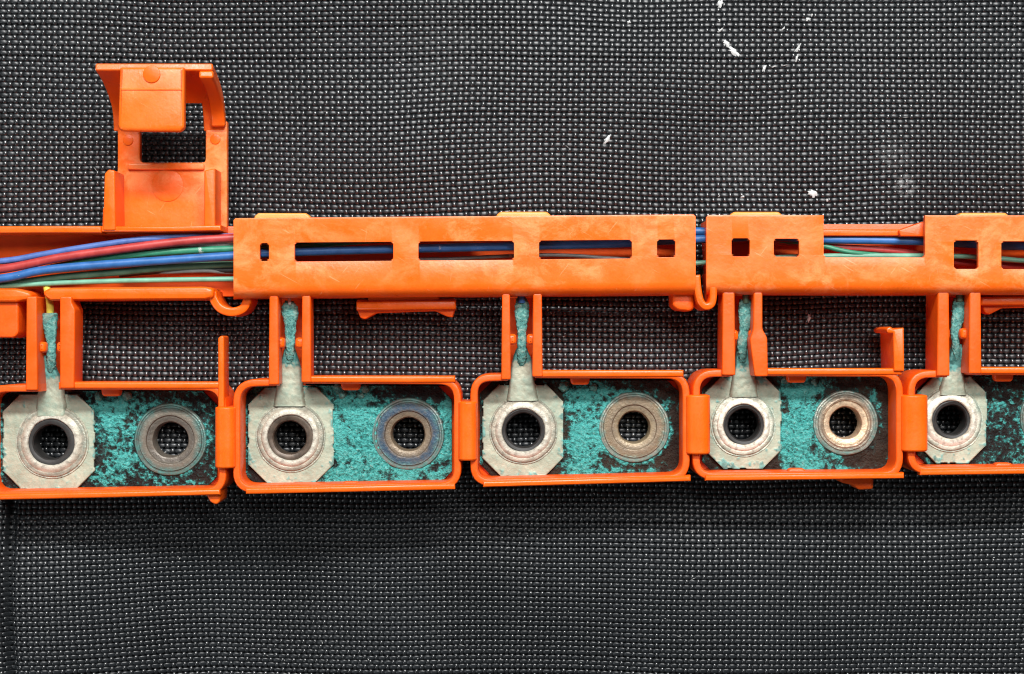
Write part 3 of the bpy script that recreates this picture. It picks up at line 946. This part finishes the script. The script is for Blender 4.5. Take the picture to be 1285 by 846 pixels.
bridge(269, 296, 511, 588, secL)
bridge(574.5, 599, 504, 578.5, secM)
bridge(860.5, 892, 496, 570.5, secM)
bridge(1130.5, 1165.5, 496, 567, secR)

# ---- open lid
ZB = 26
lid = plate('lid', [fillet([(147.5, 152), (175.5, 152), (175.5, 204), (258, 204), (258, 152), (285, 152), (285, 289), (128, 290), (129, 262), (147.5, 214)], [2, 1, 5, 5, 1, 2, 2, 2, 2, 2])], 14, ZB, 'orange_cover', secL, bevel=1.6)
# curved end rising from the cloth
def lid_curve():
    prof = [(255, 26), (268, 27.5), (280, 33), (291, 45), (301, 63), (309, 84), (316, 112)]
    P = catmull([(a, c, 0) for a, c in prof], 5)
    pr = [(p.x, p.y) for p in P]
    th = 9
    outer = []
    for k in range(len(pr)):
        a = Vector(pr[max(k - 1, 0)]); c = Vector(pr[min(k + 1, len(pr) - 1)])
        t = (c - a).normalized(); n = Vector((t.y, -t.x))
        outer.append((pr[k][0] + n.x * th, pr[k][1] + n.y * th))
    # x limits, with an opening in the low part of the sheet
    def sheet(x0, x1, k0, k1, name):
        V = []; F = []
        ks = list(range(k0, k1 + 1)); m = len(ks)
        for x in (x0, x1):
            for k in ks: V.append((x, pr[k][0], pr[k][1]))
            for k in ks[::-1]: V.append((x, outer[k][0], max(outer[k][1], 4)))
        q = 2 * m
        for j in range(q):
            F.append((j, (j + 1) % q, q + (j + 1) % q, q + j))
        F.append(tuple(range(q))); F.append(tuple(range(q, 2 * q))[::-1])
        o = mesh_obj(name, V, F, 'orange_clean', lid, smooth=50)
        add_bevel(o, 1.6, 2, 50)
        return o
    n = len(pr) - 1
    xl0, xr0 = -494.0, -355.0
    kk = 13
    sheet(xl0, xr0, kk, n, 'curved_end')
    sheet(xl0 + .4, xl0 + 28, 0, kk + 1, 'lid_leg')
    sheet(xr0 - 27, xr0 - .4, 0, kk + 1, 'lid_leg')
    # raised rib that follows the right edge
    V = []; F = []
    rib = []
    for k in range(len(pr)):
        a = Vector(pr[max(k - 1, 0)]); c = Vector(pr[min(k + 1, len(pr) - 1)])
        t = (c - a).normalized(); nn = Vector((-t.y, t.x))
        rib.append((pr[k][0] + nn.x * 9, pr[k][1] + nn.y * 9))
    ks = range(2, len(pr)); m = len(ks)
    for x in (xr0 - 16, xr0 + 1):
        for k in ks: V.append((x, pr[k][0] , pr[k][1] - 1))
        for k in reversed(ks): V.append((x, rib[k][0], min(rib[k][1], 113)))
    q = 2 * m
    for j in range(q):
        F.append((j, (j + 1) % q, q + (j + 1) % q, q + j))
    F.append(tuple(range(q))); F.append(tuple(range(q, 2 * q))[::-1])
    o = mesh_obj('edge_rib', V, F, 'orange_clean', lid, smooth=50)
    add_bevel(o, 2.5, 3, 50)
lid_curve()
# latch tongue hanging from the curved end
tx = plate('latch_tongue', [fillet([(150, 84), (231, 84), (231, 160), (226, 165), (151, 164), (147.5, 159)], [2, 2, 3, 5, 7, 4])], 108, 122, 'orange_cover', lid, bevel=4)
plate('tongue_ridge', [strip([(152, 112), (228, 112)], 3)], 119, 123.2, 'orange_cover', lid, bevel=1.4)
plate('pin_mark', [circle(190, 93, 11)], 119, 123.6, 'orange_clean', lid, bevel=0.9)
plate('pin_mark', [circle(160.5, 176, 6.5)], 20, ZB + 1.2, 'orange_clean', lid, bevel=.6)
plate('pin_mark', [circle(270, 174.5, 6.5)], 20, ZB + 1.2, 'orange_clean', lid, bevel=.6)
plate('pin_mark', [circle(210, 233, 20)], 20, ZB + .9, 'orange_cover', lid, bevel=.5)
plate('lid_wall', [fillet([(131, 218), (136, 212.5), (144, 214), (145, 289), (129, 289)], 2)], 8, 72, 'orange_clean', lid, bevel=2)
plate('lid_wall', [fillet([(256, 214), (270, 211), (270, 286), (256, 286)], 2)], 8, 66, 'orange_clean', lid, bevel=2)
plate('lid_hinge', [strip([(127, 287.5), (200, 287.5), (277, 286)], 7)], 8, 70, 'orange_clean', lid, bevel=2)
plate('lid_step', [rect(160, 205, 256, 213, 2)], 20, ZB + 5, 'orange_cover', lid, bevel=2)

# ------------------------------------------------------------------ covers
def cover(name, x0, x1, ytop, yface, cuts, mat, parent, sl=0.0, xm=0.0, zt=84.0, r=2.6, dz=0.0):
    """sheet bent down along its lower edge, with rounded rectangular openings (photo positions)"""
    ybend = [(yface, zt), (yface + 5, zt - .9), (yface + 9, zt - 3.2), (yface + 12.5, zt - 7), (yface + 15, zt - 12), (yface + 16.3, zt - 18), (yface + 17.5, 26)]
    xs = {x0, x0 + r, x1 - r, x1}; ysf = {ytop, ytop + r, yface}
    allc = list(cuts)
    for (a, c, e, g) in cuts:
        rr = min(r, (e - a) / 2.2, (g - c) / 2.2)
        for v in (a, a + rr, e - rr, e):
            if x0 <= v <= x1: xs.add(v)
        for v in (c, c + rr, g - rr, g):
            if ytop <= v <= yface: ysf.add(v)
    for v in np.arange(x0, x1, 40.0): xs.add(float(v))
    xs = sorted(xs); ysf = sorted(ysf)
    rows = [(y, zt) for y in ysf] + ybend[1:]
    V = []; F = []
    for (y, z) in rows:
        for x in xs:
            X, Y = wxy(x, y + sl * (x - xm), z)
            V.append((X, Y, z))
    nx = len(xs)
    corners = []
    for (a, c, e, g) in cuts:
        rr = min(r, (e - a) / 2.2, (g - c) / 2.2)
        corners += [(a, c, rr, 1, 1), (e, c, rr, -1, 1), (a, g, rr, 1, -1), (e, g, rr, -1, -1)]
    for j in range(len(rows) - 1):
        for i in range(nx - 1):
            xc, yc = (xs[i] + xs[i + 1]) / 2, (rows[j][0] + rows[j + 1][0]) / 2
            q = [j * nx + i, (j + 1) * nx + i, (j + 1) * nx + i + 1, j * nx + i + 1]
            flat = j + 1 < len(ysf)
            inside = None
            if flat:
                for cu in cuts:
                    if cu[0] < xc < cu[2] and cu[1] < yc < cu[3]: inside = cu
            if inside:
                a, c, e, g = inside
                rr = min(r, (e - a) / 2.2, (g - c) / 2.2)
                lx = xc < a + rr; hx = xc > e - rr; ly = yc < c + rr; hy = yc > g - rr
                if c <= ytop: ly = False
                if (lx or hx) and (ly or hy):
                    # keep the triangle that touches the corner
                    if lx and ly: F.append((q[0], q[1], q[3]))
                    elif hx and ly: F.append((q[0], q[2], q[3]))
                    elif lx and hy: F.append((q[0], q[1], q[2]))
                    else: F.append((q[1], q[2], q[3]))
                continue
            # rounded outer corners at the top
            if flat and j == 0 and rows[1][0] - ytop <= r + .01 and i in (0, nx - 2):
                F.append((q[1], q[2], q[3]) if i == 0 else (q[0], q[1], q[2]))
                continue
            F.append(tuple(q))
    me = bpy.data.meshes.new(name)
    me.from_pydata([(x * U, y * U, z * U) for x, y, z in V], [], F)
    bm = bmesh.new(); bm.from_mesh(me)
    bmesh.ops.delete(bm, geom=[v for v in bm.verts if not v.link_faces], context='VERTS')
    for f in bm.faces: f.smooth = True
    bm.to_mesh(me); bm.free()
    me.materials.append(M[mat])
    o = bpy.data.objects.new(name, me)
    register(o, parent)
    s = o.modifiers.new('thickness', 'SOLIDIFY'); s.thickness = 8 * U; s.offset = -1
    add_bevel(o, 1.4, 2, 45)
    return o

SLB = -0.0081
cover('cable_cover', 293, 873, 271.5, 356, [(326, 303, 337.5, 325.6), (369.5, 302.6, 493.5, 326.6), (525, 302.6, 645, 326.6), (676.5, 302.6, 793, 326.2), (824.5, 302.6, 847.5, 325)], 'orange_cover', secM, SLB, 583)
cover('cable_cover', 886.5, 1440, 270, 353.5, [(918, 299, 941, 322), (971, 299.5, 1003, 322.3), (1033.5, 200, 1161, 323), (1197, 301.5, 1228, 337.5), (1256.5, 302.5, 1345, 337.5)], 'orange_cover', secR, 0.001, 1000)
for (sec, x0, x1) in ((secM, 296, 872), (secR, 888, 1440)):
    plate('channel_floor', [[(x0, 282), (x1, 280), (x1, 366), (x0, 368)]], 8, 20, 'orange', sec, bevel=1)
    for (a, c) in (((x0, x1),) if sec is secM else ((x0, 1029), (1164, x1))):
        plate('channel_wall', [strip([(a, 281.5 if sec is secM else 284), (c, 278 if sec is secM else 282)], 8)], 6, 60 if sec is secM else 56, 'orange', sec, bevel=2)
# right section: open stretch of the channel behind the notch
plate('channel_wall', [strip([(1028, 292), (1164, 292)], 8.5)], 40, 64, 'orange_clean', secR, bevel=2)
plate('wall_wedge', [fillet([(1128, 289), (1163, 276.5), (1163, 297), (1130, 296.5)], 1.5)], 20, 71, 'orange', secR, bevel=1.5)
for (sec, x0, x1, y) in ((secM, 318, 390, 267.3), (secM, 622, 692, 265.6), (secR, 915, 983, 265.8), (secR, 1200, 1268, 267)):
    plate('locking_tab', [fillet([(x0, y + 14), (x0 + 1, y + 4), (x0 + 6, y), (x1 - 6, y), (x1 - 1, y + 4), (x1, y + 14)], 2)], 48, 66, 'orange_pale', sec, bevel=2.5)
# U-shaped hinge between the middle and the right section, with its stub
ph = [(v.x, v.y) for v in catmull([(874.5, 345, 0), (876, 362, 0), (879.5, 378, 0), (886.5, 384.5, 0), (893.5, 381, 0), (895.5, 368, 0), (894, 350, 0), (893, 342, 0)], 6)]
plate('flexible_hinge', [strip(ph, 9)], 16, 82, 'orange_clean', secM, bevel=2.4)
plate('cover_end', [fillet([(886.5, 276), (893, 276), (897, 352), (891, 352)], 2)], 20, 80, 'orange_clean', secR, bevel=1.5)
plate('hinge_stub', [fillet([(844, 362), (871, 362), (871, 388), (866, 391), (850, 389), (844, 384)], 5)], 10, 62, 'orange', secM, bevel=4)
# latches that stick out below the covers
def latch(x0, x1, y, dy, parent):
    f = lambda t: x0 + (x1 - x0) * t
    s = dy
    la = plate('latch', [fillet([(x0, y), (x1, y + s), (x1, y + 14 + s), (x1 - 3, y + 24 + s), (x1 - 10, y + 23 + s), (f(.80), y + 16 + s), (f(.2), y + 17), (x0 + 10, y + 25), (x0 + 4, y + 23), (x0, y + 13)], 2)], 24, 42, 'orange', parent, bevel=2)
    plate('latch_lip', [strip([(x0 - 1, y + 8), (x1 + 1, y + 8 + s)], 11)], 36, 52, 'orange_clean', la, bevel=3)
    plate('latch_root', [rect(x0 + 14, y - 8, x1 - 20, y + 6, 1)], 30, 46, 'orange', la, bevel=1.5)
latch(448, 571, 376, -1.5, secM)
latch(1232, 1360, 370, -1, secR)
# right section: broken strut on the fourth tray, foot below it
plate('strut', [fillet([(1112, 413), (1117, 409.5), (1122, 413), (1134.5, 411), (1135, 466), (1122, 466), (1121, 418), (1114, 418)], 1.6)], 6, ZW + 6, 'orange_clean', secR, bevel=2)
plate('foot', [fillet([(1053, 600), (1097, 598), (1096, 614), (1078, 615), (1070, 609), (1056, 606)], 3)], 8, 46, 'orange', secR, bevel=3)

# ------------------------------------------------------------------ wires
def wire(pts, r, mat, label, name='wire', ctg='wire'):
    o = tube(name, pts, r, mat, None, seg=12, n=10)
    tag(o, label, ctg, 'wires lying in the orange channel')
    return o
wire([(-120, 336, 56), (0, 328, 56), (50, 320, 56), (100, 311.5, 57), (174, 301, 57), (237, 297, 54), (300, 297, 50), (420, 297, 46), (560, 298, 46)], 3.9, 'ins_sky', 'violet-blue wire running topmost beside the red wire')
wire([(-120, 350, 58), (0, 338, 60), (75, 323.5, 61), (149, 313, 61), (224, 303.6, 60), (291, 298.8, 58), (400, 296, 54), (560, 295, 50)], 5.3, 'ins_red', 'dark red wire curving below the open lid')
wire([(-120, 362, 60), (0, 349.8, 62), (50, 339.8, 62), (112, 333.5, 62), (199, 327.3, 62), (291, 321, 62), (332, 318, 62), (430, 314.5, 62), (585, 310.5, 62), (690, 307.8, 60), (790, 305, 58), (835, 302, 54), (880, 300, 52), (950, 297, 50)], 5.2, 'ins_blue', 'thick blue wire showing through the slots of the middle cover')
wire([(-120, 360, 50), (0, 350, 50), (75, 334, 50), (154, 321.5, 52), (224, 315.5, 53), (291, 312.5, 54), (360, 311, 52), (480, 300, 44), (600, 297, 42)], 4.4, 'ins_green', 'deep green wire between the red and blue wires')
wire([(120, 322, 42), (200, 314, 44), (240, 309.5, 48), (291, 307, 50), (380, 304, 44), (520, 300, 40)], 2.6, 'ins_white', 'thin white wire just above the green wire')
wire([(-120, 364, 46), (0, 357, 48), (75, 348, 49), (149, 341.5, 49), (212, 335.6, 47), (260, 333, 44), (330, 330, 40)], 4.3, 'ins_olive', 'dull grey-green wire tucked under the thick blue wire')
wire([(-120, 366, 52), (0, 359.4, 52), (62, 355.8, 52), (149, 352.6, 52), (230, 351, 52), (291, 350.2, 52), (420, 348, 48), (600, 344, 44), (800, 335, 42), (880, 330, 46), (960, 324, 44), (1034, 321.4, 50), (1100, 321, 50), (1157, 321.2, 48), (1212, 322, 46), (1258, 325, 46), (1300, 328, 46), (1420, 331, 46)], 3.1, 'ins_mint', 'thin mint green wire lying lowest along the channel')
wire([(150, 345, 36), (190, 341, 38), (240, 339.5, 40), (291, 339.5, 40), (420, 340, 36)], 3.6, 'ins_black', 'black wire in the shade above the mint wire')
wire([(170, 344, 30), (215, 341.5, 42), (258, 340, 44), (300, 342, 38), (400, 335, 34), (520, 326, 40), (562, 325, 40), (620, 322, 40), (680, 320, 46), (725, 321, 46), (765, 324, 44), (860, 328, 36)], 2.2, 'ins_grey', 'greyish white wire glimpsed at the bottom of the cover slots')
wire([(840, 292, 48), (880, 290.5, 52), (960, 296, 48), (1034, 300.6, 54), (1090, 301.6, 55), (1157, 303, 54), (1212, 306, 50), (1258, 308.5, 50), (1320, 309, 50), (1420, 309, 50)], 4.9, 'ins_blue', 'blue wire crossing the open gap of the stepped cover')
wire([(900, 300, 40), (990, 304, 42), (1036, 309.5, 46), (1082, 312, 46), (1122, 315, 44), (1160, 320, 38), (1212, 330, 32), (1300, 335, 30)], 4.2, 'ins_red', 'red wire below the blue one in the stepped cover gap')
wire([(900, 300, 40), (1000, 305, 44), (1036, 309.5, 51), (1050, 313, 52), (1070, 317, 52), (1100, 320, 48), (1150, 324, 42)], 2.9, 'ins_green', 'dark green wire slanting across between red and mint wires')
wire([(58, 356, 44), (60, 366, 50), (62, 376, 50), (63, 388, 46), (63, 399, 42)], 4.6, 'ins_yellow', 'short yellow wire entering the leftmost ring terminal')
wire([(654, 350, 50), (654, 366, 52), (654.5, 380, 51)], 4.6, 'ins_blue', 'short blue lead entering the middle ring terminal')
wire([(363, 352, 50), (363, 368, 52), (363.5, 382, 51)], 2.2, 'ins_white', 'short grey lead entering the second ring terminal')
wire([(936, 350, 50), (936, 366, 52), (936, 380, 51)], 4.4, 'ins_olive', 'short grey-green lead entering the fourth ring terminal')
wire([(1204, 350, 50), (1204, 366, 52), (1204, 378, 51)], 4.4, 'ins_olive', 'short grey-green lead entering the rightmost ring terminal')

# ------------------------------------------------------------------ paint flecks on the cloth
def fleck(px, py, L, W, ang, label, mat='fleck'):
    n = 16; V = []; F = []
    h = float(cloth_height(np.array(px), np.array(py))) + 1.6
    ca, sa = math.cos(math.radians(ang)), math.sin(math.radians(ang))
    x0, y0 = wxy(px, py, h)
    for k in range(n):
        a = 2 * math.pi * k / n
        q = 1 + random.uniform(-.35, .35)
        u, v = L / 2 * math.cos(a) * q, W / 2 * math.sin(a) * q
        V.append((x0 + u * ca - v * sa, y0 + u * sa + v * ca, h + random.uniform(-.5, .4)))
    for k in range(n):
        x, y, z = V[k]; V.append((x0 + (x - x0) * .6, y0 + (y - y0) * .6, h + 1.0 + random.uniform(-.2, .5)))
    V.append((x0, y0, h + 1.6))
    for k in range(n):
        F.append((k, (k + 1) % n, n + (k + 1) % n, n + k)); F.append((n + k, n + (k + 1) % n, 2 * n))
    F.append(tuple(range(n))[::-1])
    o = mesh_obj('paint_fleck', V, F, mat, None, smooth=60)
    tag(o, label, 'paint fleck', 'white flecks on the black cloth')
fleck(904, 5, 11, 6, 70, 'white fleck touching the top edge of the picture')
fleck(904, 38, 9, 2.6, 40, 'thin curved white fleck above the largest fleck')
fleck(912, 55, 14, 6, -62, 'upper half of the largest white streak on the black cloth')
fleck(921, 65, 16, 6.5, -38, 'lower half of the largest white streak on the black cloth')
fleck(1001, 61, 13, 3.5, 62, 'slender white fleck at right of the broken ring of marks')
fleck(1000, 73, 8, 3, 75, 'small white fleck under the slender fleck on the right')
fleck(1014, 24, 6, 4.5, 10, 'round white dot upper right of the broken ring of marks')
fleck(1019, 19, 5, 3, 60, 'tiny white dot next to the round upper right dot')
fleck(983, 36, 6, 2, 45, 'faint thin fleck inside the broken ring of marks')
fleck(959, 86, 8, 3.4, 60, 'white fleck at the bottom of the broken ring of marks')
fleck(762, 175, 12, 5, 55, 'slanted white fleck alone on cloth above the middle cover')
fleck(971, 84, 6, 1.6, 10, 'faint thin fleck just right of the lowest ring fleck')
fleck(986, 82, 7, 1.5, 5, 'faint flat fleck along the bottom of the broken ring')
fleck(903, 26, 4, 2.5, 80, 'tiny fleck right under the one touching the top edge')
fleck(1019, 243, 12, 8, -25, 'bright round white fleck above the stepped cover')
fleck(1038, 251, 4, 4, 0, 'tiny white dot right of the bright round fleck')
fleck(1015, 399, 11, 4, 80, 'upright white fleck on cloth between fourth and fifth trays')
fleck(789, 28, 5, 3.5, 0, 'tiny white dot near the top left of the fleck ring')
fleck(932, 247, 5, 3.5, 0, 'tiny pale dot just above the right cover')

# dust and lint lying on the weave: too small to count
def lint():
    V = []; F = []
    r = random.Random(5)
    for k in range(170):
        px, py = r.uniform(-60, 1340), r.uniform(-60, 900)
        h = float(cloth_height(np.array(px), np.array(py))) + 2.6
        x, y = px - CX, CY - py
        a = r.uniform(0, math.pi); L = r.choice([0.8, 1.0, 1.3, 1.8, 4.0]); W = r.uniform(0.35, 0.8) if L < 3 else 0.3
        dx, dy = math.cos(a) * L, math.sin(a) * L; nx, ny = -math.sin(a) * W, math.cos(a) * W
        b = len(V)
        V += [(x - dx, y - dy, h), (x + nx, y + ny, h + .1), (x + dx, y + dy, h), (x - nx, y - ny, h + .1), (x, y, h + .7), (x, y, h - .5)]
        for i, j in ((0, 1), (1, 2), (2, 3), (3, 0)):
            F += [(b + j, b + i, b + 4), (b + i, b + j, b + 5)]
    o = mesh_obj('lint', V, F, 'smudge', bpy.data.objects['fabric_surface'])
    o['kind'] = 'stuff'
lint()
